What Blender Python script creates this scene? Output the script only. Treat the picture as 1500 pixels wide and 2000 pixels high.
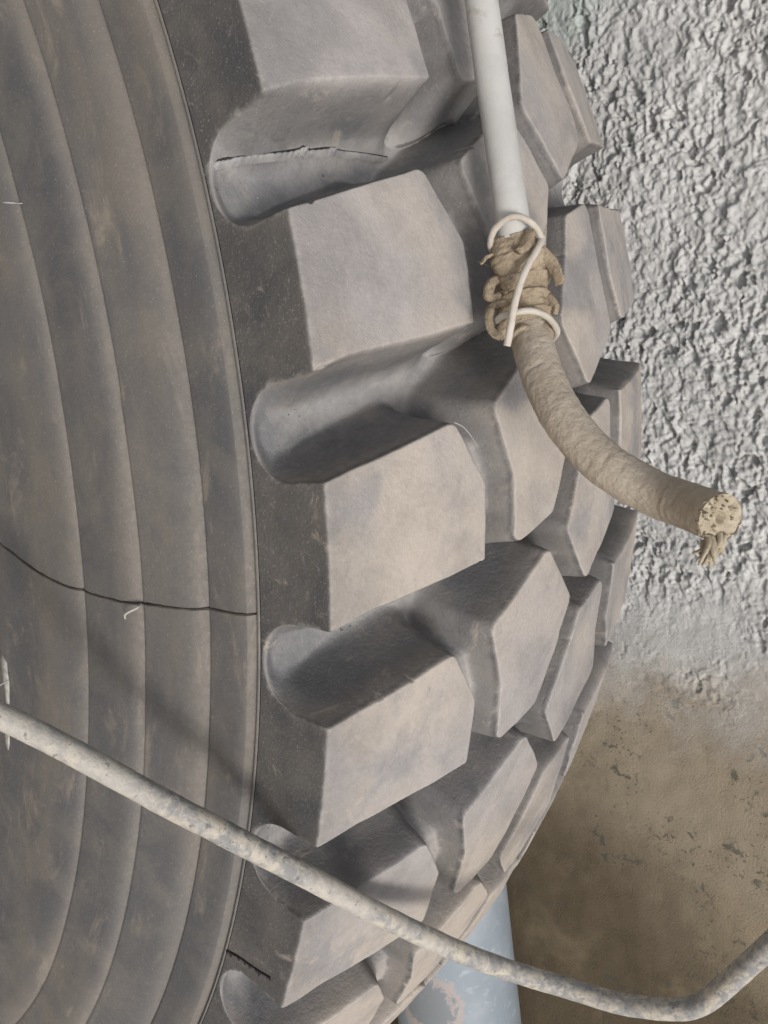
import bpy, math, random
import numpy as np
from mathutils import Vector, Matrix
random.seed(7); RNG = np.random.RandomState(7)

for o in list(bpy.data.objects): bpy.data.objects.remove(o)
scene = bpy.context.scene
COL = scene.collection
S = 0.8                       # tyre radius at the shoulder crease, metres
H = 1.041 * S                 # height of the wheel axis above the ground

# ------------------------------------------------------------------ camera
cam_d = bpy.data.cameras.new('camera'); cam = bpy.data.objects.new('camera', cam_d); COL.objects.link(cam)
cf = Vector((0.13188678, 0.75995637, -0.63645281)); cr = Vector((0.98527202, -0.1709943, -0.0000060)); cu = Vector((0.1088344, 0.62707835, 0.77131564))
M = Matrix((cu, -cr, -cf)).transposed().to_4x4()      # the phone was turned: picture right is up in the place
M.translation = Vector((0.01690432, -0.27564209, 1.06413901 + H))
cam.matrix_world = M
cam_d.sensor_fit = 'AUTO'; cam_d.sensor_width = 36; cam_d.lens = 36 * 1558.58 / 2000
cam_d.clip_start = 0.01; cam_d.clip_end = 200
scene.camera = cam

# ------------------------------------------------------------------ light
SUN_DIR = Vector((0.40, -0.50, 0.77)).normalized()    # towards the sun
world = bpy.data.worlds.new('World'); scene.world = world; world.use_nodes = True
wn = world.node_tree.nodes; wl = world.node_tree.links
sky = wn.new('ShaderNodeTexSky'); sky.sky_type = 'NISHITA'; sky.sun_disc = False
sky.sun_elevation = math.asin(SUN_DIR.z); sky.sun_rotation = math.atan2(SUN_DIR.x, SUN_DIR.y)
sky.dust_density = 4; sky.air_density = 1.0; sky.ozone_density = 1.0
wn['Background'].inputs[1].default_value = 0.125
hs = wn.new('ShaderNodeHueSaturation'); hs.inputs['Saturation'].default_value = 0.45   # hazy, whitish sky
wl.new(sky.outputs[0], hs.inputs['Color']); wl.new(hs.outputs[0], wn['Background'].inputs[0])
sd = bpy.data.lights.new('sun', 'SUN'); sd.energy = 1.75; sd.angle = math.radians(15); sd.color = (1, 0.965, 0.92)
sun = bpy.data.objects.new('sun', sd); COL.objects.link(sun)
sun.rotation_euler = SUN_DIR.to_track_quat('Z', 'Y').to_euler(); sun.location = (2, -2, 4)
scene.view_settings.view_transform = 'Standard'; scene.view_settings.look = 'None'
scene.view_settings.exposure = 0.38; scene.view_settings.gamma = 1
scene.view_settings.use_curve_mapping = False
scene.render.resolution_x = 768; scene.render.resolution_y = 1024

# ------------------------------------------------------------------ helpers
def tag(o, label=None, cat=None, group=None, kind=None):
    for k, v in (('label', label), ('category', cat), ('group', group), ('kind', kind)):
        if v: o[k] = v
    return o

def empty(name, loc):
    o = bpy.data.objects.new(name, None); COL.objects.link(o); o.location = loc; o.empty_display_size = .1; return o

def np_mesh(name, V, F, mat, smooth=True, normals=None, attrs=None):
    me = bpy.data.meshes.new(name)
    V = np.asarray(V, np.float32); F = np.asarray(F, np.int32); k = F.shape[1]
    me.vertices.add(len(V)); me.vertices.foreach_set('co', V.ravel())
    me.loops.add(F.size); me.loops.foreach_set('vertex_index', F.ravel())
    me.polygons.add(len(F)); me.polygons.foreach_set('loop_start', np.arange(0, F.size, k, dtype=np.int32))
    me.update(calc_edges=True)
    if smooth: me.polygons.foreach_set('use_smooth', np.ones(len(F), bool))
    for n, a in (attrs or {}).items():
        at = me.attributes.new(n, 'FLOAT', 'POINT'); at.data.foreach_set('value', np.asarray(a, np.float32))
    if normals is not None: me.normals_split_custom_set_from_vertices(np.asarray(normals, np.float32))
    me.materials.append(mat); me.update()
    return me

def obj(name, me, parent=None, loc=(0, 0, 0)):
    o = bpy.data.objects.new(name, me); COL.objects.link(o); o.location = loc
    if parent: o.parent = parent
    return o

def hash2(ix, iy, seed):
    h = (ix.astype(np.int64) * 374761393 + iy.astype(np.int64) * 668265263 + seed * 974711) & 0x7fffffff
    h = ((h ^ (h >> 13)) * 1274126177) & 0x7fffffff
    return (h ^ (h >> 16)) & 0x7fffffff

def perlin(x, y, seed=0):
    x0 = np.floor(x); y0 = np.floor(y); fx = x - x0; fy = y - y0
    ux = fx * fx * fx * (fx * (fx * 6 - 15) + 10); uy = fy * fy * fy * (fy * (fy * 6 - 15) + 10)
    def g(ix, iy, dx, dy):
        a = hash2(ix, iy, seed) * (2 * math.pi / 0x7fffffff) * 97.0
        return np.cos(a) * dx + np.sin(a) * dy
    n00 = g(x0, y0, fx, fy); n10 = g(x0 + 1, y0, fx - 1, fy); n01 = g(x0, y0 + 1, fx, fy - 1); n11 = g(x0 + 1, y0 + 1, fx - 1, fy - 1)
    return 1.4 * ((n00 * (1 - ux) + n10 * ux) * (1 - uy) + (n01 * (1 - ux) + n11 * ux) * uy)

def fbm(x, y, octv=4, seed=0, gain=.5):
    a = 1; s = 0
    for i in range(octv): s = s + a * perlin(x * 2**i, y * 2**i, seed + i * 17); a *= gain
    return s

def sstep(a, b, x):
    t = np.clip((x - a) / (b - a), 0, 1); return t * t * (3 - 2 * t)

def grid_faces(nr, nc, off=0, close=False):
    i = np.arange(nr - 1)[:, None]; m = nc if close else nc - 1; j = np.arange(m)[None, :]; j2 = (j + 1) % nc
    a = i * nc + j; b = i * nc + j2; c = (i + 1) * nc + j2; d = (i + 1) * nc + j
    return np.stack([a, b, c, d], -1).reshape(-1, 4) + off

def grid_normals(P):
    du = np.gradient(P, axis=1); dv = np.gradient(P, axis=0); n = np.cross(du, dv)
    return n / np.maximum(np.linalg.norm(n, axis=-1, keepdims=True), 1e-12)

def catmull(pts, n):
    p = np.asarray(pts, float); p = np.vstack([2 * p[0] - p[1], p, 2 * p[-1] - p[-2]]); out = []
    for i in range(1, len(p) - 2):
        t = np.linspace(0, 1, n, endpoint=False)[:, None]
        a, b, c, d = p[i - 1:i + 3]
        out.append(.5 * (2 * b + (c - a) * t + (2 * a - 5 * b + 4 * c - d) * t * t + (3 * b - a - 3 * c + d) * t**3))
    out.append(p[-2][None]); return np.vstack(out)

def resample(p, step):
    d = np.r_[0, np.cumsum(np.linalg.norm(np.diff(p, axis=0), axis=1))]
    n = max(3, int(d[-1] / step) + 1); t = np.linspace(0, d[-1], n)
    return np.stack([np.interp(t, d, p[:, k]) for k in range(3)], -1), t

def frames(p):
    T = np.gradient(p, axis=0); T /= np.linalg.norm(T, axis=1, keepdims=True)
    N = np.zeros_like(T); ref = np.array([0, 0, 1.0]) if abs(T[0, 2]) < .9 else np.array([1., 0, 0])
    n = np.cross(T[0], np.cross(ref, T[0])); N[0] = n / np.linalg.norm(n)
    for i in range(1, len(p)):
        n = N[i - 1] - T[i] * (N[i - 1] @ T[i]); N[i] = n / np.linalg.norm(n)
    return T, N, np.cross(T, N)

def tube(pts, rad, seg=12, step=.004, sub=10, disp=None, cap=True, flat=1.0):
    """points -> (V,F quads). rad number or function of t in 0..1; disp(arc length, angle array) adds to the radius"""
    p, t = resample(catmull(pts, sub), step); T, N, B = frames(p); L = t[-1]
    a = np.linspace(0, 2 * math.pi, seg, endpoint=False)
    r = np.array([rad(x / L) if callable(rad) else rad for x in t])[:, None] * np.ones((1, seg))
    if disp is not None: r = r + disp(t[:, None], a[None, :])
    P = p[:, None] + r[..., None] * (np.cos(a)[None, :, None] * N[:, None] + flat * np.sin(a)[None, :, None] * B[:, None])
    V = P.reshape(-1, 3); F = grid_faces(len(p), seg, close=True)
    if cap:
        for row in (0, len(p) - 1):
            c = len(V); V = np.vstack([V, p[row]]); j = np.arange(seg); b = row * seg
            q = np.stack([b + j, b + (j + 1) % seg, np.full(seg, c), np.full(seg, c)], -1)
            F = np.vstack([F, q[:, [1, 0, 2, 3]] if row == 0 else q])
    return V, F

def tube_mesh(name, mat, *a, attrs=None, **k):
    V, F = tube(*a, **k); return faces_mesh(name, V, F, mat)

def faces_mesh(name, V, F, mat):
    me = bpy.data.meshes.new(name)
    me.from_pydata([tuple(v) for v in V], [], [tuple(f) if f[2] != f[3] else tuple(f[:3]) for f in F.tolist()])
    me.polygons.foreach_set('use_smooth', np.ones(len(me.polygons), bool)); me.materials.append(mat); me.update(); return me

# ------------------------------------------------------------------ materials
class NT:
    def __init__(self, name):
        self.m = bpy.data.materials.new(name); self.m.use_nodes = True
        self.t = self.m.node_tree; self.b = self.t.nodes['Principled BSDF']
    def n(self, typ, **k):
        x = self.t.nodes.new(typ)
        for a, v in k.items(): setattr(x, a, v)
        return x
    def l(self, a, b): self.t.links.new(a, b)
    def val(self, sock, v):
        if hasattr(v, 'is_output') or hasattr(v, 'links'): self.l(v, sock)
        else: sock.default_value = v
    def math(self, op, a, b=0.0, c=None, clamp=False):
        x = self.n('ShaderNodeMath', operation=op, use_clamp=clamp); self.val(x.inputs[0], a); self.val(x.inputs[1], b)
        if c is not None: self.val(x.inputs[2], c)
        return x.outputs[0]
    def noise(self, vec, scale, detail=4, rough=.5, dist=0.0):
        x = self.n('ShaderNodeTexNoise'); self.l(vec, x.inputs['Vector']); x.inputs['Scale'].default_value = scale
        x.inputs['Detail'].default_value = detail; x.inputs['Roughness'].default_value = rough; x.inputs['Distortion'].default_value = dist
        return x.outputs[0]
    def ramp(self, v, a, b, lo=0.0, hi=1.0):
        x = self.n('ShaderNodeMapRange', interpolation_type='SMOOTHSTEP'); self.val(x.inputs[0], v)
        x.inputs[1].default_value = a; x.inputs[2].default_value = b; x.inputs[3].default_value = lo; x.inputs[4].default_value = hi
        return x.outputs[0]
    def mix(self, f, a, b, mode='MIX'):
        x = self.n('ShaderNodeMix', data_type='RGBA', blend_type=mode); self.val(x.inputs[0], f)
        for s, v in ((x.inputs[6], a), (x.inputs[7], b)):
            if isinstance(v, tuple): s.default_value = (*v, 1)
            else: self.l(v, s)
        return x.outputs[2]
    def bump(self, h, strength, dist, nrm=None):
        x = self.n('ShaderNodeBump'); x.inputs['Strength'].default_value = strength; x.inputs['Distance'].default_value = dist
        self.l(h, x.inputs['Height'])
        if nrm is not None: self.l(nrm, x.inputs['Normal'])
        return x.outputs[0]
    def pos(self): return self.n('ShaderNodeNewGeometry').outputs['Position']
    def scale(self, v, s):
        x = self.n('ShaderNodeMapping'); self.l(v, x.inputs[0]); x.inputs['Scale'].default_value = s; return x.outputs[0]
    def out(self, col, rough=.8, nrm=None, spec=.3):
        self.val(self.b.inputs['Base Color'], col if not isinstance(col, tuple) else (*col, 1))
        self.val(self.b.inputs['Roughness'], rough); self.b.inputs['Specular IOR Level'].default_value = spec
        if nrm is not None: self.l(nrm, self.b.inputs['Normal'])
        return self.m

def mat_rubber(name, tread):
    t = NT(name); P = t.pos()
    geo = t.n('ShaderNodeNewGeometry'); sep = t.n('ShaderNodeSeparateXYZ'); t.l(P, sep.inputs[0])
    z = t.math('SUBTRACT', sep.outputs[2], H)
    ang = t.math('ARCTAN2', sep.outputs[0], z); rad = t.math('SQRT', t.math('ADD', t.math('MULTIPLY', sep.outputs[0], sep.outputs[0]), t.math('MULTIPLY', z, z)))
    pol = t.n('ShaderNodeCombineXYZ'); t.l(t.math('MULTIPLY', ang, .8), pol.inputs[0]); t.l(rad, pol.inputs[1]); t.l(sep.outputs[1], pol.inputs[2])
    pv = pol.outputs[0]
    streak = t.noise(t.scale(pv, (4, 22, 22)), 1.0, 5, .6)
    patch = t.noise(P, 11, 5, .6, .6); patch2 = t.noise(P, 27, 5, .65, .4); fine = t.noise(P, 260, 3, .6); grain = t.noise(P, 900, 2, .6)
    dark = t.mix(t.ramp(patch2, .4, .65), (.046, .047, .050) if tread else (.070, .070, .073), (.074, .071, .068) if tread else (.098, .093, .087))
    brown = t.mix(patch, (.135, .117, .097), (.172, .148, .120))
    sep_n = t.n('ShaderNodeSeparateXYZ'); t.l(geo.outputs['Normal'], sep_n.inputs[0])
    up = t.ramp(sep_n.outputs[2], .15, .85)
    if tread:
        g = t.n('ShaderNodeAttribute', attribute_name='groove').outputs['Fac']
        base = t.mix(t.math('MULTIPLY', t.ramp(patch, .38, .7), .35), dark, brown)
        big = t.noise(P, 5.5, 4, .55, .5)
        dust_top = t.mix(t.ramp(big, .38, .62), (.315, .292, .280), (.385, .338, .292))
        dust_top = t.mix(t.math('MULTIPLY', t.ramp(patch, .50, .66), .8), dust_top, (.215, .210, .213))
        dust_gr = t.mix(t.ramp(patch2, .4, .65), (.258, .256, .258), (.320, .306, .294))
        dust = t.mix(t.ramp(g, .05, .6), dust_top, dust_gr)
        shoulder = t.ramp(t.math('ADD', sep.outputs[1], t.math('MULTIPLY', t.math('SUBTRACT', patch, .5), .09)), -.005, .05, .62, 1.0)
        amt = t.math('MAXIMUM', t.math('MULTIPLY', t.math('MULTIPLY', up, .92), shoulder), t.math('MULTIPLY', t.ramp(g, .01, .12), .37))
        amt = t.math('MULTIPLY', t.math('ADD', amt, .02), t.ramp(patch2, .3, .6, .78, 1.0), clamp=True)
        col = t.mix(amt, base, dust)
        col = t.mix(t.math('MULTIPLY', t.ramp(t.noise(P, 38, 6, .7, 1.2), .58, .72), .45), col, (.40, .345, .285))
        col = t.mix(t.math('MULTIPLY', t.ramp(t.noise(t.scale(P, (1, 2.2, 1)), 55, 6, .75, .8), .60, .70), .5), col, (.17, .165, .168))
        ew = t.n('ShaderNodeAttribute', attribute_name='edge_wear').outputs['Fac']
        col = t.mix(t.math('MULTIPLY', t.math('MULTIPLY', ew, t.ramp(t.noise(P, 75, 5, .7, .3), .45, .68)), .30), col, (.42, .395, .365))
    else:
        base = t.mix(t.math('MULTIPLY', t.ramp(streak, .40, .70), .55), dark, brown)
        base = t.mix(t.math('MULTIPLY', t.ramp(patch, .45, .75), .45), base, (.078, .080, .084))
        col = t.mix(t.math('MULTIPLY', up, .35), base, (.22, .19, .155))
        col = t.mix(t.math('MULTIPLY', t.ramp(t.noise(t.scale(pv, (9, 30, 30)), 1.5, 6, .7, .5), .54, .72), .50), col, (.235, .198, .158))
    col = t.mix(t.math('MULTIPLY', t.ramp(grain, .61, .73), .36 if tread else .24), col, (.36, .345, .325))
    col = t.mix(t.math('MULTIPLY', t.ramp(fine, .35, .7), .14), col, t.mix(.5, col, (.03, .03, .03)))
    nb = t.bump(grain, .30, .0006); nb = t.bump(t.noise(P, 420, 4, .65), .50 if tread else .22, .0011, nb); nb = t.bump(t.noise(P, 60, 3, .5), .12, .002, nb)
    return t.out(col, t.ramp(fine, .3, .7, .62, .85), nb, .35)

RUB_T = mat_rubber('dusty_tread_rubber', True)
RUB_S = mat_rubber('dirty_sidewall_rubber', False)

def simple(name, c1, c2, sc, rough=.8, bump=.3, bsc=400, bd=.001, c3=None, dist=.4):
    t = NT(name); P = t.pos()
    col = t.mix(t.ramp(t.noise(P, sc, 5, .65, dist), .36, .64), c1, c2)
    if c3: col = t.mix(t.math('MULTIPLY', t.ramp(t.noise(P, sc * 2.7, 6, .7, .8), .54, .68), .8), col, c3)
    nb = t.bump(t.noise(P, bsc, 4, .6), bump, bd)
    return t.out(col, rough, nb, .3)

MAT_PIPE = simple('dusty_grey_plastic', (.36, .355, .34), (.43, .42, .40), 22, .7, .25, 700, .0006, (.31, .285, .25))
MAT_HOSE = simple('mud_caked_rubber', (.315, .268, .212), (.385, .335, .272), 45, .9, .6, 400, .0015, (.28, .235, .185))
MAT_HOSE_UNDER = simple('bare_hose_rubber', (.11, .11, .11), (.16, .15, .14), 60)
MAT_FIBRE = simple('yellowed_fibre', (.28, .235, .17), (.36, .315, .235), 200, .9, .3, 900, .0006, (.19, .145, .095))
def mat_rag():
    t = NT('muddy_cloth'); P = t.pos(); n = t.noise(P, 60, 5, .65, .4); n2 = t.noise(P, 260, 5, .7, .5)
    col = t.mix(t.ramp(n, .36, .64), (.245, .195, .138), (.335, .275, .200))
    col = t.mix(t.math('MULTIPLY', t.ramp(n2, .50, .66), .6), col, (.14, .10, .065))
    w1 = t.n('ShaderNodeTexWave', wave_type='BANDS', bands_direction='DIAGONAL'); t.l(P, w1.inputs['Vector']); w1.inputs['Scale'].default_value = 330; w1.inputs['Distortion'].default_value = 3; w1.inputs['Detail'].default_value = 2; w1.inputs['Detail Scale'].default_value = 1.5
    nb = t.bump(w1.outputs['Fac'], .25, .0006); nb = t.bump(n2, .8, .0016, nb)
    return t.out(col, .95, nb, .1)
MAT_RAG = mat_rag()
MAT_WIRE = simple('dusty_white_wire', (.36, .325, .275), (.45, .41, .36), 60, .7, .3, 600, .0006, (.33, .265, .20))
MAT_FLASH = simple('torn_rubber_flash', (.028, .024, .020), (.060, .050, .040), 80, .8)
MAT_FLASH_PALE = simple('pale_torn_rubber', (.20, .20, .20), (.29, .28, .27), 120, .7)
MAT_HAIR = simple('pale_rubber_hair', (.24, .23, .21), (.36, .35, .32), 200, .7)
MAT_CUT = simple('black_cut_rubber', (.012, .012, .012), (.025, .024, .023), 300, .8)
def mat_blue():
    t = NT('faded_blue_paint'); P = t.pos(); n = t.noise(P, 14, 5, .65, .4); n2 = t.noise(P, 60, 5, .7, .8)
    col = t.mix(t.ramp(n, .36, .64), (.20, .235, .265), (.25, .28, .305))
    col = t.mix(t.math('MULTIPLY', t.ramp(n2, .54, .7), .6), col, (.33, .37, .39))
    d = t.n('ShaderNodeVectorMath', operation='DISTANCE'); t.l(P, d.inputs[0]); d.inputs[1].default_value = (.80, .447, .440 + H)
    dd = t.math('ADD', d.outputs['Value'], t.math('MULTIPLY', t.math('SUBTRACT', n2, .5), .07))
    col = t.mix(t.ramp(dd, .044, .052, 1, 0), col, (.30, .265, .25))            # chipped to primer, then to bare metal
    col = t.mix(t.ramp(dd, .030, .040, 1, 0), col, (.165, .18, .19))
    return t.out(col, .6, t.bump(n2, .3, .002), .3)
MAT_BLUE = mat_blue()
MAT_STEEL = simple('thin_steel', (.22, .22, .21), (.32, .31, .30), 300, .5)

def mat_cable():
    t = NT('scuffed_cable_sheath'); P = t.pos()
    n = t.noise(P, 85, 6, .72, .7); n2 = t.noise(P, 190, 5, .65, .4); n3 = t.noise(P, 16, 3, .5)
    col = t.mix(t.ramp(n2, .35, .65), (.195, .192, .186), (.275, .266, .252))
    col = t.mix(t.ramp(t.math('ADD', n, t.math('MULTIPLY', n2, .35)), .60, .80), col, (.40, .36, .295))
    col = t.mix(t.math('MULTIPLY', t.ramp(n3, .55, .68), .6), col, (.38, .355, .315))
    col = t.mix(t.math('MULTIPLY', t.ramp(t.noise(P, 230, 4, .7), .60, .70), .7), col, (.07, .07, .07))
    nb = t.bump(n2, .5, .0015); nb = t.bump(t.noise(P, 900, 2), .3, .0005, nb)
    return t.out(col, .65, nb, .3)
MAT_CABLE = mat_cable()

def mat_wall():
    t = NT('roughcast_plaster'); P = t.pos(); sep = t.n('ShaderNodeSeparateXYZ'); t.l(P, sep.inputs[0])
    n = t.noise(P, 9, 5, .6, .3); n2 = t.noise(P, 60, 5, .65, .3)
    col = t.mix(t.ramp(n, .35, .65), (.415, .412, .40), (.50, .494, .478))
    col = t.mix(t.math('MULTIPLY', t.ramp(n2, .55, .75), .35), col, (.40, .375, .33))
    # mud splashed on the right-hand end of the wall (measured along the wall)
    edge = t.math('ADD', sep.outputs[0], t.math('MULTIPLY', t.math('SUBTRACT', t.noise(P, 14, 6, .7, .5), .5), .22))
    edge = t.math('SUBTRACT', edge, t.math('MULTIPLY', t.math('SUBTRACT', sep.outputs[2], H + .66), .12))
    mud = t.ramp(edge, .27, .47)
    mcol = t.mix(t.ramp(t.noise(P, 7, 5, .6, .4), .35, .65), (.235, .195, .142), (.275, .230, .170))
    tyre_shade = t.math('ADD', t.math('SUBTRACT', sep.outputs[0], t.math('MULTIPLY', t.math('SUBTRACT', sep.outputs[2], H + .66), .8)), t.math('MULTIPLY', t.math('SUBTRACT', t.noise(P, 6, 4, .6, .3), .5), .25))
    mcol = t.mix(t.ramp(tyre_shade, .42, .80), mcol, (.092, .072, .047))  # shade beside the tyre, painted into the mud colour as a darker brown
    spots = t.math('MULTIPLY', t.math('MAXIMUM', t.ramp(t.noise(P, 60, 5, .7, .5), .57, .63), t.ramp(t.noise(P, 190, 4, .65, .3), .60, .67)), t.ramp(t.noise(P, 11, 3, .5), .42, .58))
    mcol = t.mix(t.math('MULTIPLY', spots, .75), mcol, (.065, .066, .054))
    mcol = t.mix(t.math('MULTIPLY', t.ramp(t.noise(P, 10, 4, .6, .3), .50, .72), .28), mcol, (.26, .21, .135))
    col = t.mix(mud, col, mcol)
    gx = t.ramp(t.math('ADD', sep.outputs[0], t.math('MULTIPLY', t.math('SUBTRACT', n, .5), .15)), -.40, -.36, 1, 0)
    col = t.mix(t.math('MULTIPLY', gx, .8), col, (.36, .40, .37))
    nb = t.bump(t.noise(P, 430, 5, .7), .8, .002)
    return t.out(col, .95, nb, .1)
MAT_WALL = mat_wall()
MAT_GROUND = simple('dry_dirt', (.20, .16, .115), (.28, .23, .17), 6, .95, .6, 60, .01)

# ------------------------------------------------------------------ ground and wall
g = 60.0
gv = []; n = 80
ax = np.sign(np.linspace(-1, 1, n)) * np.abs(np.linspace(-1, 1, n))**3 * g
X, Y = np.meshgrid(ax, ax); Z = .012 * fbm(X * 1.3, Y * 1.3, 3, 3) - .02
ground = obj('ground', np_mesh('ground', np.stack([X, Y, Z], -1).reshape(-1, 3), grid_faces(n, n), MAT_GROUND)); ground['kind'] = 'structure'

WALL_Y = .624
def wall_height(x, z):
    """relief of the roughcast towards -Y, metres"""
    wx = x + .003 * perlin(x / .02, z / .02, 5); wz = z + .003 * perlin(x / .02, z / .02, 6)
    v = fbm(wx / .021, wz / .016, 5, 11, .62); gr = perlin(x / .0045, z / .0040, 16)
    pn = perlin(wx / .020, wz / .014, 17) + .45 * perlin(wx / .009, wz / .007, 18) + .25 * perlin(wx / .004, wz / .004, 19)
    dens = sstep(-.5, .5, perlin(x / .09, z / .08, 23))
    b1 = perlin(wx / .0100, wz / .0092, 26); b2 = perlin(wx / .0056, wz / .0053, 27); b3 = np.abs(perlin(x / .0046, z / .0044, 28))
    lump = .0013 * np.tanh(2.2 * b1) + .0013 * np.tanh(2.0 * b2) + .0020 * b3
    h = .0012 * np.tanh(v * 1.4) + lump * (.65 + .6 * dens) - (.002 + .006 * dens) * sstep(.24, .58, pn) + .0032 * sstep(.28, .8, perlin(wx / .030, wz / .024, 20) + .35 * v) + .004 * perlin(x / .10, z / .08, 14)
    edge = x + .10 * fbm(x * 14, z * 14, 3, 21) - .12 * (z - H - .66)
    rough = 1 - sstep(.12, .42, edge) * .99
    rough *= 1 - .9 * sstep(-.36, -.42, x + .05 * fbm(x * 15, z * 15, 2, 31))
    pits = -.0004 * sstep(.28, .5, perlin(x / .017, z / .015, 41)) * sstep(.0, .3, perlin(x / .07, z / .09, 42))
    return h * rough + pits * (1 - rough) + .0012 * fbm(x * 25, z * 25, 2, 51)
def wall_axis(a, b, fine, lo, hi, coarse):
    return np.r_[np.arange(lo, a, coarse), np.arange(a, b, fine), np.linspace(b, hi, max(2, int((hi - b) / coarse)))]
wxs = wall_axis(-.46, .50, .0013, -3.0, .95, .06); wxs = np.r_[wxs[wxs < .50], np.arange(.50, .98, .0035), np.linspace(.98, 3.5, 40)]
wzs = wall_axis(H + .42, H + .93, .0013, -.05, 3.2, .06)
X, Z = np.meshgrid(wxs, wzs); Yw = WALL_Y - wall_height(X, Z)
P = np.stack([X, Yw, Z], -1)
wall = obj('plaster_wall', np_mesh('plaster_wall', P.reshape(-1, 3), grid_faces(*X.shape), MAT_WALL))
# the wall's thickness behind the plaster face
x0, x1, z0, z1 = -3.0, 3.5, -.05, 3.2
bv = [(x0, WALL_Y + .02, z0), (x1, WALL_Y + .02, z0), (x1, WALL_Y + .02, z1), (x0, WALL_Y + .02, z1)] + [(x0, WALL_Y + .22, z0), (x1, WALL_Y + .22, z0), (x1, WALL_Y + .22, z1), (x0, WALL_Y + .22, z1)]
bf = [(0, 1, 2, 3), (5, 4, 7, 6), (4, 0, 3, 7), (1, 5, 6, 2), (3, 2, 6, 7), (4, 5, 1, 0)]
core = obj('wall_core', np_mesh('wall_core', bv, bf, MAT_WALL, False), wall)
tag(wall, 'grey roughcast plaster wall behind the tyre, brown with mud towards the right end', 'wall')

# ------------------------------------------------------------------ tyre
NP = 39; DPHI = 2 * math.pi / NP
tyre = empty('loader_tyre', (0, .25 * S, 0))
tag(tyre, 'large dusty black loader tyre with deep chunky tread blocks, standing by the wall', 'tyre')
OFF = (0, -.25 * S, H)

B1 = [(.064, 0.), (.037, .103), (.081, .130), (.138, .131), (.157, 0.)]
def slot_arc(cx, side):         # rounded foot of the side slot
    a = np.linspace(0, math.pi / 2, 18); return [(cx + side * .0335 * math.cos(t), -.027 - .0335 * math.sin(t)) for t in a]
left = slot_arc(.193 - DPHI, 1); right = slot_arc(.193, -1)
B1 = [(.064, 0.), (.037, .103), (.081, .130), (.138, .131), (.157, 0.)] + right + [(.22, -.0605), (.22, -.12), (.0, -.12), (.0, -.0605)] + left[::-1]
B2 = [(.029, .143), (.079, .164), (.131, .166), (.114, .218), (.031, .257), (-.020, .213)]
ROT = .164
B3 = [(ROT - a, .5 - b) for a, b in B2]
B4 = [(ROT - a, .5 - b) for a, b in B1]

def inset(poly, d):
    p = np.array(poly); nx = np.roll(p, -1, 0)
    area = np.sum(p[:, 0] * nx[:, 1] - nx[:, 0] * p[:, 1]); sg = 1 if area > 0 else -1
    e = nx - p; nrm = np.stack([-e[:, 1], e[:, 0]], -1) * sg; nrm /= np.linalg.norm(nrm, axis=1, keepdims=True)
    out = []
    for i in range(len(p)):
        n0, n1 = nrm[i - 1], nrm[i]; den = 1 + n0 @ n1
        out.append(p[i] + d * (n0 + n1) / max(den, .35))
    return np.array(out)

def sd_poly(x, y, p):
    d = np.full(x.shape, 1e9); s = np.ones(x.shape); n = len(p)
    for i in range(n):
        ax_, ay = p[i]; bx_, by = p[i - 1]; ex, ey = bx_ - ax_, by - ay; wx, wy = x - ax_, y - ay
        t = np.clip((wx * ex + wy * ey) / (ex * ex + ey * ey), 0, 1)
        d = np.minimum(d, (wx - ex * t)**2 + (wy - ey * t)**2)
        c1 = y >= ay; c2 = y < by; c3 = ex * wy > ey * wx
        s = np.where((c1 & c2 & c3) | (~c1 & ~c2 & ~c3), -s, s)
    return s * np.sqrt(d)

def sd_line(x, y, pts):
    d = np.full(x.shape, 1e9)
    for (ax_, ay), (bx_, by) in zip(pts[:-1], pts[1:]):
        ex, ey = bx_ - ax_, by - ay; wx, wy = x - ax_, y - ay
        t = np.clip((wx * ex + wy * ey) / (ex * ex + ey * ey), 0, 1); d = np.minimum(d, (wx - ex * t)**2 + (wy - ey * t)**2)
    return np.sqrt(d)

def base_profile(s):
    m = np.minimum(s, .5 - s)                       # mirrored
    r = np.where(m < 0, 1 + m, 1 + .04 * (1 - ((np.maximum(m, 0) - .25) / .25)**2)); y = np.where(m < 0, .0025 * m / .062, m)
    mm = np.maximum(m, 0); t = np.clip(1 + m / .062, 0, 1)
    qy = np.where(m < 0, .030 * t**1.25 - .0025 * (1 - t), mm + .030 * np.clip(1 - mm / .15, 0, 1)**2)
    qr = np.where(m < 0, .9385 + .006 * t, .9445 + .0385 * sstep(-.05, .25, mm) - .0385 * sstep(-.05, .25, np.zeros_like(mm)))
    far = s > .25
    return r, np.where(far, .5 - y, y), qr, np.where(far, .5 - qy, qy)

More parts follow.
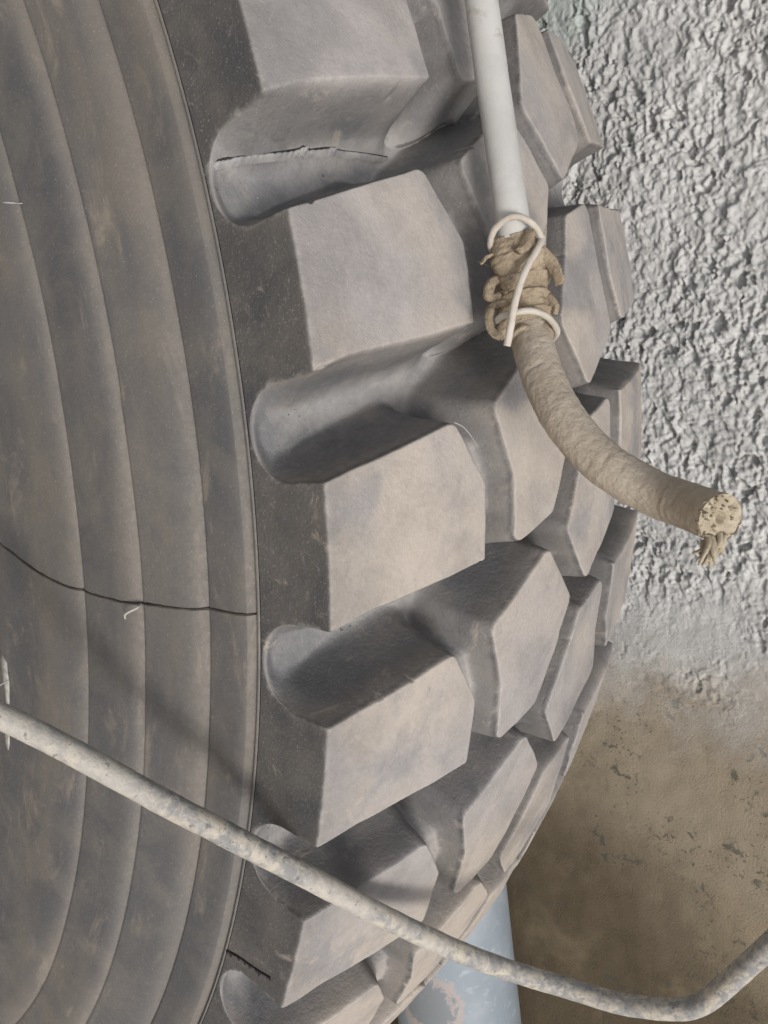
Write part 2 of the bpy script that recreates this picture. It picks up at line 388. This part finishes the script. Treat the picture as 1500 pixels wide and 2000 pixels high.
def build_tread(k0, k1, nphi, srows, seed, detail):
    """height field of the tread from pitch k0 to k1; returns dict (row,k) -> faces, plus the groove floor"""
    phi = np.linspace(k0 * DPHI - .10, k1 * DPHI + .28, nphi); PH, SS = np.meshgrid(phi, srows)
    u, w = PH * S, SS * S
    jit = detail * (.0004 * perlin(u / .022, w / .022, seed) + .0010 * perlin(u / .07, w / .07, seed + 2)) / S
    b = np.full(PH.shape, 1e3); lab = np.full(PH.shape, -1, int)
    for row, (poly, rc, s0, s1) in enumerate(((B1, .007, -.2, .21), (B2, .008, .06, .34), (B3, .008, .16, .44), (B4, .007, .29, .8))):
        m = (srows > s0) & (srows < s1); ip = inset(poly, rc)
        sub = slice(np.argmax(m), len(m) - np.argmax(m[::-1])); cx = (min(q[0] for q in poly) + max(q[0] for q in poly)) / 2
        kk = np.round((PH[sub] - cx) / DPHI).astype(int)
        for dk in (-1, 0, 1):
            d = sd_poly(PH[sub] - (kk + dk) * DPHI, SS[sub], ip) - rc
            better = d < b[sub]; b[sub] = np.where(better, d, b[sub]); lab[sub] = np.where(better, row * 1000 + 500 + kk + dk, lab[sub])
    chip = sstep(.40, .75, perlin(u / .008, w / .008, seed + 6)) * sstep(-.1, .4, perlin(u / .05, w / .05, seed + 7))
    b = b + jit + detail * .0016 * chip * np.exp(-(b / .0035)**2)
    rowi = lab // 1000
    gphi = np.gradient(b, phi, axis=1)
    side = np.where(rowi < 2, gphi, -gphi)           # the tread is point-symmetric about its centre line
    Wd = .0185 + .006 * sstep(.1, .8, side)
    # deep cross channels, shallow tie grooves between the rows
    c1 = [(.193, -.1), (.193, -.02), (.180, .10), (.160, .155), (.125, .218), (.118, .232)]
    c2 = [(ROT - a, .5 - q) for a, q in c1]; dl = np.full(PH.shape, 1e3)
    for c in (c1, c2):
        cc = (c[1][0] + c[-1][0]) / 2; kk = np.round((PH - cc) / DPHI)
        for dk in (-1, 0, 1): dl = np.minimum(dl, sd_line(PH - (kk + dk) * DPHI, SS, c))
    D = .34 + .66 * sstep(.052, .026, dl + .006 * perlin(u / .03, w / .03, seed + 9) * detail)
    WW = Wd * (.15 + .85 * D)
    inner = sstep(-.012, .035, np.minimum(SS, .5 - SS))   # crisp rims where the slots open on the shoulder
    e = .0014 + inner * (.0014 + .0060 * sstep(.2, .9, side) * ((rowi == 0) | (rowi == 3)))
    b = b - 1.15 * np.minimum(e, .0026) - .25 * np.maximum(e - .0026, 0)
    t = np.clip((b + e) / (WW + e), 0, 1)
    d = D * (1 - (1 - t)**1.9)
    rnd = np.clip((b + 2.2 * e) / (3.2 * e), 0, 1)    # slightly worn rounded edge
    d = d * sstep(0, 1, rnd) + .02 * rnd * rnd * D
    r, y, qr, qy = base_profile(srows)
    ker = np.exp(-.5 * (np.arange(-4, 5) / 1.4)**2); ker /= ker.sum()
    pr = np.r_[[r[0]] * 4, r, [r[-1]] * 4]; py = np.r_[[y[0]] * 4, y, [y[-1]] * 4]
    r = np.convolve(pr, ker, 'valid'); y = np.convolve(py, ker, 'valid')
    lump = detail * (.0010 * perlin(u / .07, w / .07, seed + 4) + .0005 * perlin(u / .02, w / .02, seed + 5)) / S
    R = r[:, None] * (1 - d) + qr[:, None] * d + lump * (1 - .5 * d) * sstep(-.03, .02, np.minimum(SS, .5 - SS))
    Yy = y[:, None] * (1 - d) + qy[:, None] * d
    P = np.stack([R * np.sin(PH), Yy, R * np.cos(PH)], -1) * S
    N = grid_normals(P)
    edge = np.maximum(np.exp(-((b + e) / .0020)**2), np.exp(-(np.minimum(SS, .5 - SS) / .0022)**2) * (b < 0))
    return phi, P, N, d, D, lab, edge

def cut(P, N, d, mask, name, edge):
    nr, nc = d.shape; F = grid_faces(nr, nc).reshape(nr - 1, nc - 1, 4)[mask]
    if not len(F): return None
    ids = np.unique(F); inv = np.zeros(nr * nc, np.int32); inv[ids] = np.arange(len(ids))
    return np_mesh(name, P.reshape(-1, 3)[ids], inv[F], RUB_T, True, N.reshape(-1, 3)[ids], {'groove': d.reshape(-1)[ids], 'edge_wear': edge.reshape(-1)[ids]})

def face_fields(d, D, lab):
    blk = (d / D)[:-1, :-1] < .94
    return blk, lab[:-1, :-1] // 1000, lab[:-1, :-1] % 1000 - 500

K0, K1 = -3, 4                                        # the pitches the camera faces, each its own mesh
near = np.arange(-.0615, .30, .0012); farr = np.arange(.30, .5616, .0018)
phi, P, N, d, D, lab, EW = build_tread(K0, K1, 2250, np.r_[near, farr], 100, 1.0)
blk, rowf, kf = face_fields(d, D, lab); pc = phi[:-1][None, :] * np.ones((P.shape[0] - 1, 1))
PH0 = .193 - DPHI
for k in range(K0, K1 + 1):
    for row in range(4):
        me = cut(P, N, d, blk & (rowf == row) & (kf == k), 'tread_block', EW)
        if me: obj('tread_block', me, tyre, OFF)
    me = cut(P, N, d, ~blk & (pc >= PH0 + k * DPHI) & (pc < PH0 + (k + 1) * DPHI), 'groove_floor', EW)
    obj('groove_floor', me, tyre, OFF)
gi = np.argwhere((d / D > .80) & (d > .3) & (P[..., 1] < .16 * S)); gsel = gi[RNG.choice(len(gi), 170, replace=False)]
GV, GF = np.zeros((0, 3)), []
for r_, c_ in gsel:
    p0 = P[r_, c_] + N[r_, c_] * .0002; q = RNG.uniform(.00025, .0008) * (2.0 if RNG.rand() < .08 else 1)
    ov = np.array([(1, 0, 0), (-1, 0, 0), (0, 1, 0), (0, -1, 0), (0, 0, 1), (0, 0, -1)], float) * q * RNG.uniform(.6, 1.3, (6, 3)); b0 = len(GV)
    GV = np.vstack([GV, p0 + ov]); GF += [(b0 + a_, b0 + b_, b0 + c2, b0 + c2) for a_ in (0, 1) for b_ in (2, 3) for c2 in (4, 5)]
MAT_GRIT = simple('pale_grit', (.30, .28, .25), (.48, .46, .42), 500, .9)
obj('grit', faces_mesh('grit', GV, np.array(GF), MAT_GRIT), tyre, OFF)['kind'] = 'stuff'
phi, P, N, d, D, lab, EW = build_tread(0, 1, 300, np.r_[-.0615:.5616:200j], 300, .6)
blk, rowf, kf = face_fields(d, D, lab); pc = phi[:-1][None, :] * np.ones((P.shape[0] - 1, 1))
lo = [cut(P, N, d, blk & (rowf == row) & (kf == 0), 'tread_block_far', EW) for row in range(4)]
lof = cut(P, N, d, ~blk & (pc >= PH0) & (pc < PH0 + DPHI), 'groove_floor_far', EW)
for k in range(K1 + 1, NP + K0):
    for me, nm in [(m, 'tread_block') for m in lo] + [(lof, 'groove_floor')]:
        o = obj(nm, me, tyre, OFF); o.rotation_euler = (0, k * DPHI, 0)

# sidewalls: lapped convex bands with a fine moulding seam under the tread
RID = [(.9385, -.0025), (.8985, -.0135), (.850, -.034), (.795, -.046), (.715, -.058)]
prof = []
for (ra, ya), (rb, yb) in zip(RID[:-1], RID[1:]):     # from the tread inwards
    for t in np.linspace(0, 1, 44, endpoint=False)**1.5:
        yv = ya + (yb - ya) * t + .0012 * math.exp(-t * 40) - .0066 * (1 - math.exp(-t * 7)) * (1 - t)**.8
        prof.append((ra + (rb - ra) * t, yv))
prof += [(.70, -.060), (.66, -.058), (.62, -.048), (.59, -.034), (.575, -.015), (.568, .005), (.566, .03)]
sm = [(.9385, -.0025), (.9379, -.0046), (.9370, -.0026), (.9358, -.0014), (.9350, -.0032), (.9340, -.0046)]
prof = sm + [q for q in prof if q[0] < .9325]
def side_y(r): a = np.array(prof)[::-1]; return np.interp(r, a[:, 0], a[:, 1])
def revolve(pr, n, name, mat, flip=False):
    pr = np.array(pr); a = np.linspace(0, 2 * math.pi, n, endpoint=False)
    R = pr[:, 0][:, None]; Yv = pr[:, 1][:, None] + 0 * a[None]
    wob = .0009 * perlin(R * 24, a[None] * 5 / (2 * math.pi) * 8, 77) * sstep(.935, .92, R)
    Yv = Yv + wob
    V = np.stack([R * np.sin(a)[None], Yv, R * np.cos(a)[None]], -1) * S
    F = grid_faces(len(pr), n, close=True); F = F[:, ::-1] if flip else F
    return np_mesh(name, V.reshape(-1, 3), F, mat)
sw = obj('sidewall', revolve(prof, 720, 'sidewall', RUB_S), tyre, OFF)
sw2 = obj('sidewall', revolve([(r, .5 - y) for r, y in prof], 240, 'sidewall_far', RUB_S, True), tyre, OFF)
liner = [(.566, .03), (.60, .01), (.70, -.030), (.80, -.018), (.88, .02), (.91, .08), (.92, .25), (.91, .42), (.88, .48), (.80, .518), (.70, .53), (.60, .49), (.566, .47)]
obj('inner_liner', revolve(liner, 160, 'inner_liner', RUB_S, False), tyre, OFF)

def on_side(ph, r, lift=0.0):
    return np.array([r * S * math.sin(ph), side_y(r) * S - lift, r * S * math.cos(ph)])
def on_tread_floor(ph, y, rr): return np.array([rr * S * math.sin(ph), y * S, rr * S * math.cos(ph)])

# raised line left by the mould joint on the sidewall, with one torn hair
fl = [(.1285, .6896), (.1396, .7063), (.1559, .7462), (.1659, .7922), (.1665, .8208), (.1662, .8481), (.1649, .8743), (.1635, .8959), (.162, .9157), (.1608, .9353)]
V, F = tube([on_side(a, r, .0002) for a, r, _ in resample(catmull([(a, r, 0) for a, r in fl], 12), .004)[0]], .0007, 8, .002, 12, disp=lambda t, a: .0004 * perlin(t / .006 + 0 * a, a * .8 + 0 * t, 5))
obj('mould_line', faces_mesh('mould_line', V, F, MAT_FLASH), tyre, OFF)
def hair(pts, rad=.0007, mat=None):
    V, F = tube(pts, lambda t: rad * (1 - .5 * t), 6, .0015, 6); obj('rubber_hair', faces_mesh('rubber_hair', V, F, mat or MAT_HAIR), tyre, OFF)
hair([on_side(.1666, .8504, .001), on_side(.1675, .8533, .006), on_side(.1726, .8477, .008), on_side(.1776, .846, .006)], .0010)
hair([on_side(-.1884, .7852, .0004), on_side(-.184, .793, .0006), on_side(-.1798, .8004, .0003)], .0006)
hair([on_side(.3478, .6701, .004), on_side(.326, .6899, .010), on_side(.3062, .7072, .012), on_side(.2993, .7092, .004)], .0009, MAT_STEEL)
hair([on_side(.475, .6754, .006), on_side(.4498, .6918, .010), on_side(.4401, .6951, .009), on_side(.4296, .6894, .002)], .0007, MAT_STEEL)
# splash of pale paint low on the sidewall
pp = [(.2756, .684), (.2858, .6986), (.3116, .7015), (.3624, .7013), (.40, .7020), (.4091, .701), (.3985, .6927), (.3691, .6938), (.345, .6952), (.3245, .6937), (.2945, .6907)]
c = (.335, .697); n = len(pp)
Vp = [on_side(a, r, .0005) for a, r in pp] + [on_side(*c, .0006)] + [on_side(a, r, -.001) for a, r in pp]
Fp = [(i, (i + 1) % n, n, n) for i in range(n)] + [((i + 1) % n, i, n + 1 + i, n + 1 + (i + 1) % n) for i in range(n)]
obj('paint_splash', faces_mesh('paint_splash', np.array(Vp), np.array(Fp), MAT_HAIR), tyre, OFF)
# saw-toothed cut in the shoulder of one block
cp = [(.4777, .9385), (.472, .9507), (.4684, .962), (.4649, .973), (.4606, .9836)]
cpts = catmull([(a, r, 0) for a, r in cp], 16); V = []; F = []
for i, (a, r, _) in enumerate(cpts):
    wdt = .0004 + .0026 * (random.random() < .25) * random.uniform(.4, 1.3) + .0007 * random.random()
    for da in (0, 1): V.append((r * S * math.sin(a + da * wdt / S * 1.2 - .0005), -.0009 + .0025 * (r - 1) / .062 * S, (r + da * wdt * .35) * S * math.cos(a + da * wdt / S * 1.2 - .0005)))
    V += [(V[-2][0], .0012, V[-2][2]), (V[-1][0], .0012, V[-1][2])]
for i in range(len(cpts) - 1):
    b0 = i * 4; F += [(b0, b0 + 1, b0 + 5, b0 + 4), (b0 + 2, b0, b0 + 4, b0 + 6), (b0 + 1, b0 + 3, b0 + 7, b0 + 5)]
obj('cut_mark', faces_mesh('cut_mark', np.array(V, float), np.array(F), MAT_CUT), tyre, OFF)
# torn flash of rubber lying along one cross groove
ck = [(-.145, .9403, -.0024), (-.1462, .9457, .0018), (-.1482, .9483, .0105), (-.1495, .9523, .018), (-.1510, .9556, .0284), (-.1527, .9583, .0398), (-.1549, .9606, .0522), (-.1567, .9627, .0602), (-.1581, .9648, .0634), (-.1576, .9636, .0692), (-.1597, .9664, .082), (-.1607, .9676, .0888), (-.1612, .9682, .1014), (-.1621, .9698, .1163), (-.1628, .971, .1323), (-.1648, .9695, .150)]
pts = catmull(ck, 10); V = []; F = []; V2 = []; n = len(pts)
for i, (a, r, y) in enumerate(pts):
    f_ = i / n; rag_ = abs(float(perlin(np.array(i * .31), np.array(.5), 301))) + .5 * abs(float(perlin(np.array(i * .9), np.array(.5), 302)))
    env = min(1, f_ * 9) * (1 if f_ < .62 else max(.02, 1 - (f_ - .62) * 3.2)); hgt = (.0003 + .0014 * rag_) * env / S
    if 82 <= i <= 86 or 108 <= i <= 113: hgt *= 1.0; hgt += .0016 / S
    for rr, aa in ((r - .002, a + .0042), (r + .35 * hgt + .0003, a + .0022), (r + hgt + .0008, a + .0006), (r + hgt + .0002, a - .0004), (r - .003, a + .0002)): V.append(on_tread_floor(aa, y, rr))
    wd = (.0002 + .0008 * rag_) * env
    for rr, aa in ((r - .002, a - .0026 * env - wd), (r + .0018 * env, a - .0012 * env - wd), (r + .0012, a - .0002), (r - .002, a + .0008)): V2.append(on_tread_floor(aa, y, rr))
def strip(V, m):
    return np.array(V), np.array([(i * m + q, i * m + q + 1, (i + 1) * m + q + 1, (i + 1) * m + q) for i in range(n - 1) for q in range(m - 1)])
tf = obj('torn_flash', faces_mesh('torn_flash', *strip(V, 5), MAT_FLASH_PALE), tyre, OFF)
obj('crack_shadow', faces_mesh('crack_shadow', *strip(V2, 4), MAT_CUT), tyre, OFF)  # black strip: the crack, with the flash's shadow line painted in
hair([on_tread_floor(.0365, .100, 1.028), on_tread_floor(.041, .106, 1.032), on_tread_floor(.052, .113, 1.036), on_tread_floor(.056, .1155, 1.0350)], .0003)

# ------------------------------------------------------------------ pipe, hose, rag and wire
Z = np.array([0, 0, H])
PIPE = np.array([(-0.46, 0.255, 0.765), (-0.3115, 0.1775, 0.7987), (-0.2229, 0.1381, 0.825), (-0.1901, 0.1265, 0.8336), (-0.1337, 0.1172, 0.8421), (-0.0798, 0.1129, 0.8482), (-0.0605, 0.1135, 0.8487)]) + Z
HOSE = np.array([(-0.06, 0.1145, 0.8485), (-0.0349, 0.1163, 0.8489), (-0.0156, 0.1151, 0.8515), (0.0125, 0.0991, 0.8665), (0.0365, 0.0891, 0.8831), (0.0559, 0.0857, 0.9019), (0.0699, 0.0855, 0.9235), (0.0758, 0.0796, 0.9427), (0.0792, 0.0672, 0.96)]) + Z
V, F = tube(PIPE, .0088, 40, .003, 12, disp=lambda t, a: .00015 * perlin(t / .02 + 0 * a, np.sin(a) * 2 + 0 * t, 9))
pipe = obj('water_pipe', faces_mesh('water_pipe', V, F, MAT_PIPE))
tag(pipe, 'straight pale grey plastic pipe reaching over the tyre tread to the rag', 'pipe')

hose = empty('rubber_hose', tuple(HOSE[0])); hoff = tuple(-HOSE[0])
def mudrelief(t, a):
    x = t / .010 + 0 * a; y = a / (2 * math.pi) * 7
    per = lambda s, sc: perlin(x * sc, np.cos(a) * 1.3 * sc + 0 * t, s) + perlin(x * sc + 31, np.sin(a) * 1.3 * sc + 0 * t, s + 1)
    cr_ = -.0005 * sstep(.30, .55, perlin(t / .0035 + 0 * a, np.cos(a) * .9 + .3 * np.sin(a) + t / .03, 97)) * sstep(-.1, .3, perlin(t / .03 + 0 * a, np.sin(a) + 0 * t, 98))
    return cr_ + .00018 * per(60, 1) + .00014 * per(63, 2.3) + .00013 * per(66, 4.5)
V, F = tube(HOSE, lambda t: .0111 - .0006 * t, 72, .0009, 14, disp=mudrelief, cap=False)
obj('sheath', faces_mesh('sheath', V, F, MAT_HOSE), hose, hoff)
pl, _ = resample(catmull(HOSE, 14), .0009); T, Nn, Bb = frames(pl); e, te, ne, be = pl[-1], T[-1], Nn[-1], Bb[-1]
# cut end: ring of fibre and a bundle of strand ends
nr, ns = 14, 48; V = []
for i in range(nr):
    for j in range(ns):
        a = 2 * math.pi * j / ns; rr = .0106 * (1 - i / (nr - 1)); dep = -.0005 + .0005 * random.random() - (.005 if i > 10 else 0) - .002 * max(0, perlin(np.array(rr * math.cos(a) / .004), np.array(rr * math.sin(a) / .004), 71))
        V.append(e + te * dep + rr * (math.cos(a) * ne + math.sin(a) * be))
obj('cut_face', faces_mesh('cut_face', np.array(V), grid_faces(nr, ns, close=True), MAT_FIBRE), hose, hoff)
Vs, Fs = np.zeros((0, 3)), np.zeros((0, 4), int)
dn = np.array(cr); lf = -np.array(cu)                 # droop towards picture bottom/left, seen in the photo
for i in range(55):
    a = random.uniform(0, 2 * math.pi); rr = .0106 * math.sqrt(random.uniform(.15, 1)); st = e + rr * (math.cos(a) * ne + math.sin(a) * be) - te * .002
    tip = st + te * random.uniform(.0012, .0045) + np.array([random.gauss(0, .0008) for _ in range(3)])
    v, f = tube([st, (st + tip) / 2, tip], lambda t: .0007 * (1 - .5 * t), 5, .0012, 3); Fs = np.vstack([Fs, f + len(Vs)]); Vs = np.vstack([Vs, v])
obj('fibre_ends', faces_mesh('fibre_ends', Vs, Fs, MAT_FIBRE), hose, hoff)['kind'] = 'stuff'
low = ne * (dn @ ne) + be * (dn @ be); low = low / np.linalg.norm(low)
for i in range(26):
    side = random.uniform(-1, 1); st = e + low * random.uniform(.006, .0108) + np.cross(te, low) * side * .005 - te * random.uniform(0, .003)
    ln = random.uniform(.006, .012); dirn = dn * random.uniform(.75, 1.05) + lf * random.uniform(.1, .75) - np.array(cf) * random.uniform(-.2, .3)
    mid = st + te * .002 + dirn * ln * .45; tip = st + dirn * ln + np.array([random.gauss(0, .0014) for _ in range(3)])
    V, F = tube([st, mid, tip], lambda t: .0015 * (1 - .7 * t**2), 6, .0012, 5, flat=.6); obj('frayed_strand', faces_mesh('frayed_strand', V, F, MAT_FIBRE), hose, hoff)
tag(hose, 'brown mud-caked rubber hose curving out from the rag to a frayed cut end', 'hose')

# rag bound round the joint
AX = catmull(np.vstack([PIPE[-2] * .18 + PIPE[-1] * .82, PIPE[-1] * .75 + HOSE[1] * .25, HOSE[1], HOSE[2], HOSE[2] * .75 + HOSE[3] * .25]), 10)
rag = empty('cloth_rag', tuple(AX[0])); roff = tuple(-AX[0])
def folds(t, a):
    u = t / .045; tilt = .0016 * np.sin(a + .6)
    w = (t + tilt) / .0105; saw = (w % 1.0)
    band = .0016 * (1 - saw)**1.5 * (.4 + .6 * (.5 + .5 * perlin(w * .3, a * .9, 81)))
    wr = .0010 * perlin((t + 2 * tilt) / .0045, a * .7 + 0 * t, 82) + .0006 * perlin(t / .002, a * 3 + 0 * t, 83)
    env = -.0045 * sstep(.010, .0, t) - .0035 * sstep(.040, .052, t) 
    return band + wr + env + .0011 * np.sin(a * 3 + t * 160)
V, F = tube(AX, .0138, 110, .0005, 8, disp=folds)
obj('wrap', faces_mesh('wrap', V, F, MAT_RAG), rag, roff)
def ragtail(name, pts, r0, flat=.5, mat=MAT_RAG, taper=.35, seed=1):
    V, F = tube(pts, lambda t: r0 * (1 - taper * t), 24, .0006, 8, flat=flat, disp=lambda t, a: .0006 * perlin(t / .004 + 0 * a, a * 1.2 + 0 * t, seed) + .0003 * perlin(t / .0016 + 0 * a, a * 3 + 0 * t, seed + 1))
    obj(name, faces_mesh(name, V, F, mat), rag, roff)

T1 = [(-0.0544, 0.1082, 0.8446), (-0.0544, 0.1012, 0.8394), (-0.0504, 0.0953, 0.8379)]
T2 = [(-0.0435, 0.1081, 0.8436), (-0.0402, 0.0996, 0.8405), (-0.0331, 0.0966, 0.84), (-0.0335, 0.1023, 0.8419)]
T3 = [(-0.0306, 0.1058, 0.8436), (-0.0282, 0.0979, 0.8409), (-0.0211, 0.0937, 0.8405), (-0.0141, 0.0932, 0.8429), (-0.0116, 0.099, 0.8457)]
T4 = [(-0.0194, 0.1012, 0.8467), (-0.0164, 0.096, 0.8458), (-0.0108, 0.0967, 0.8479)]
T5 = [(-0.0548, 0.1178, 0.8592), (-0.0464, 0.1185, 0.8664), (-0.0392, 0.1175, 0.8698), (-0.0349, 0.1172, 0.8705)]
T6 = [(-0.0303, 0.1207, 0.8614), (-0.025, 0.1195, 0.8658), (-0.0205, 0.1184, 0.8654)]
T7 = [(-0.0625, 0.1097, 0.8589), (-0.0562, 0.104, 0.8597), (-0.0528, 0.1002, 0.8574)]
for i, (pts, r0, fl, tp) in enumerate(((T1, .0026, .6, .6), (T2, .0034, .75, .1), (T3, .0030, .7, .2), (T4, .0032, .8, .2), (T5, .0042, .5, .3), (T6, .0026, .6, .2), (T7, .0042, .6, .3))):
    ragtail('tail', np.array(pts) + Z, r0, fl, MAT_RAG, tp, 200 + i * 5)
for i in range(16):                                   # loose threads of the torn cloth
    q = AX[random.randint(12, len(AX) - 12)]; dv = np.array([random.gauss(0, 1) for _ in range(3)]); dv /= np.linalg.norm(dv)
    a0 = q + dv * .0125; side = np.array([random.gauss(0, 1) for _ in range(3)]) * .004
    V, F = tube([a0, a0 + dv * .003 + side * .6, a0 + dv * random.uniform(.003, .007) + side * 1.6], .00028, 5, .001, 5)
    obj('loose_thread', faces_mesh('loose_thread', V, F, MAT_RAG), rag, roff)
tag(rag, 'dirty brown rag tied round the joint between grey pipe and brown hose', 'rag')
W1 = [(-0.0566, 0.1191, 0.8352), (-0.0599, 0.1062, 0.8379), (-0.0655, 0.0986, 0.845), (-0.0696, 0.0985, 0.8519), (-0.0703, 0.1011, 0.858), (-0.0669, 0.1058, 0.8627), (-0.0626, 0.1113, 0.864), (-0.0581, 0.1161, 0.8628), (-0.0563, 0.1239, 0.8567)]
W2 = [(-0.0607, 0.1169, 0.8632), (-0.0539, 0.1086, 0.8641), (-0.0447, 0.0991, 0.8625), (-0.0346, 0.0929, 0.8603), (-0.0246, 0.0886, 0.8588), (-0.0147, 0.0866, 0.8569), (-0.0058, 0.0848, 0.855)]
W3 = [(-0.0125, 0.1114, 0.8352), (-0.0172, 0.1007, 0.8402), (-0.021, 0.0944, 0.846), (-0.0222, 0.0928, 0.8549), (-0.0223, 0.097, 0.863), (-0.0194, 0.1042, 0.8676), (-0.0148, 0.1129, 0.8679), (-0.011, 0.1205, 0.8652), (-0.0082, 0.1293, 0.8574)]
wire = empty('tie_wire', tuple(np.array(W1[0]) + Z)); woff = tuple(-(np.array(W1[0]) + Z))
for nm, pts, r0 in (('upper_loop', W1, .0017), ('straight_end', W2, .0019), ('lower_loop', W3, .0017)):
    V, F = tube(np.array(pts) + Z, r0, 16, .0008, 10, disp=lambda t, a: .00018 * perlin(t / .004 + 0 * a, a + 0 * t, 91))
    obj(nm, faces_mesh(nm, V, F, MAT_WIRE), wire, woff)
tag(wire, 'stiff off-white wire looped twice round the brown rag', 'wire')

# ------------------------------------------------------------------ cable in front of the tyre
CABLE = np.array([(0.02, -0.235, 0.60), (0.1182, -0.1431, 0.662), (0.1444, -0.116, 0.6762), (0.1608, -0.1004, 0.6905), (0.1791, -0.0841, 0.7043), (0.1986, -0.0674, 0.7188), (0.2176, -0.0502, 0.7338), (0.2338, -0.0355, 0.7453), (0.2638, -0.0072, 0.7571), (0.2954, 0.0228, 0.7633), (0.3279, 0.0545, 0.7717), (0.3599, 0.0873, 0.783), (0.3858, 0.1169, 0.8001), (0.3992, 0.1359, 0.8256), (0.4049, 0.1465, 0.8552), (0.404, 0.1534, 0.8789), (0.4006, 0.1591, 0.896), (0.3927, 0.1623, 0.9076), (0.3786, 0.1653, 0.9193), (0.3488, 0.1698, 0.9421), (0.3124, 0.1725, 0.9692), (0.20, .19, 1.06)]) + Z
V, F = tube(CABLE, .0063, 32, .0016, 12, disp=lambda t, a: .00018 * perlin(t / .012 + 0 * a, a + 0 * t, 95) + .0001 * perlin(t / .004 + 0 * a, 2 * a + 0 * t, 96))
cable = obj('scuffed_cable', faces_mesh('scuffed_cable', V, F, MAT_CABLE))
tag(cable, 'long grey cable smeared with dried mud, slanting across the tyre sidewall and bending upward', 'cable')

# ------------------------------------------------------------------ blue pipe behind the tyre
bp = np.array([(.30, .532, .416), (.55, .531, .420), (.80, .530, .424), (1.05, .529, .428), (1.6, .527, .436)]) + Z
V, F = tube(bp, .0865, 72, .006, 12)
blue = obj('blue_pipe', faces_mesh('blue_pipe', V, F, MAT_BLUE))
tag(blue, 'thick faded light blue pipe lying between the tyre and the wall', 'pipe')
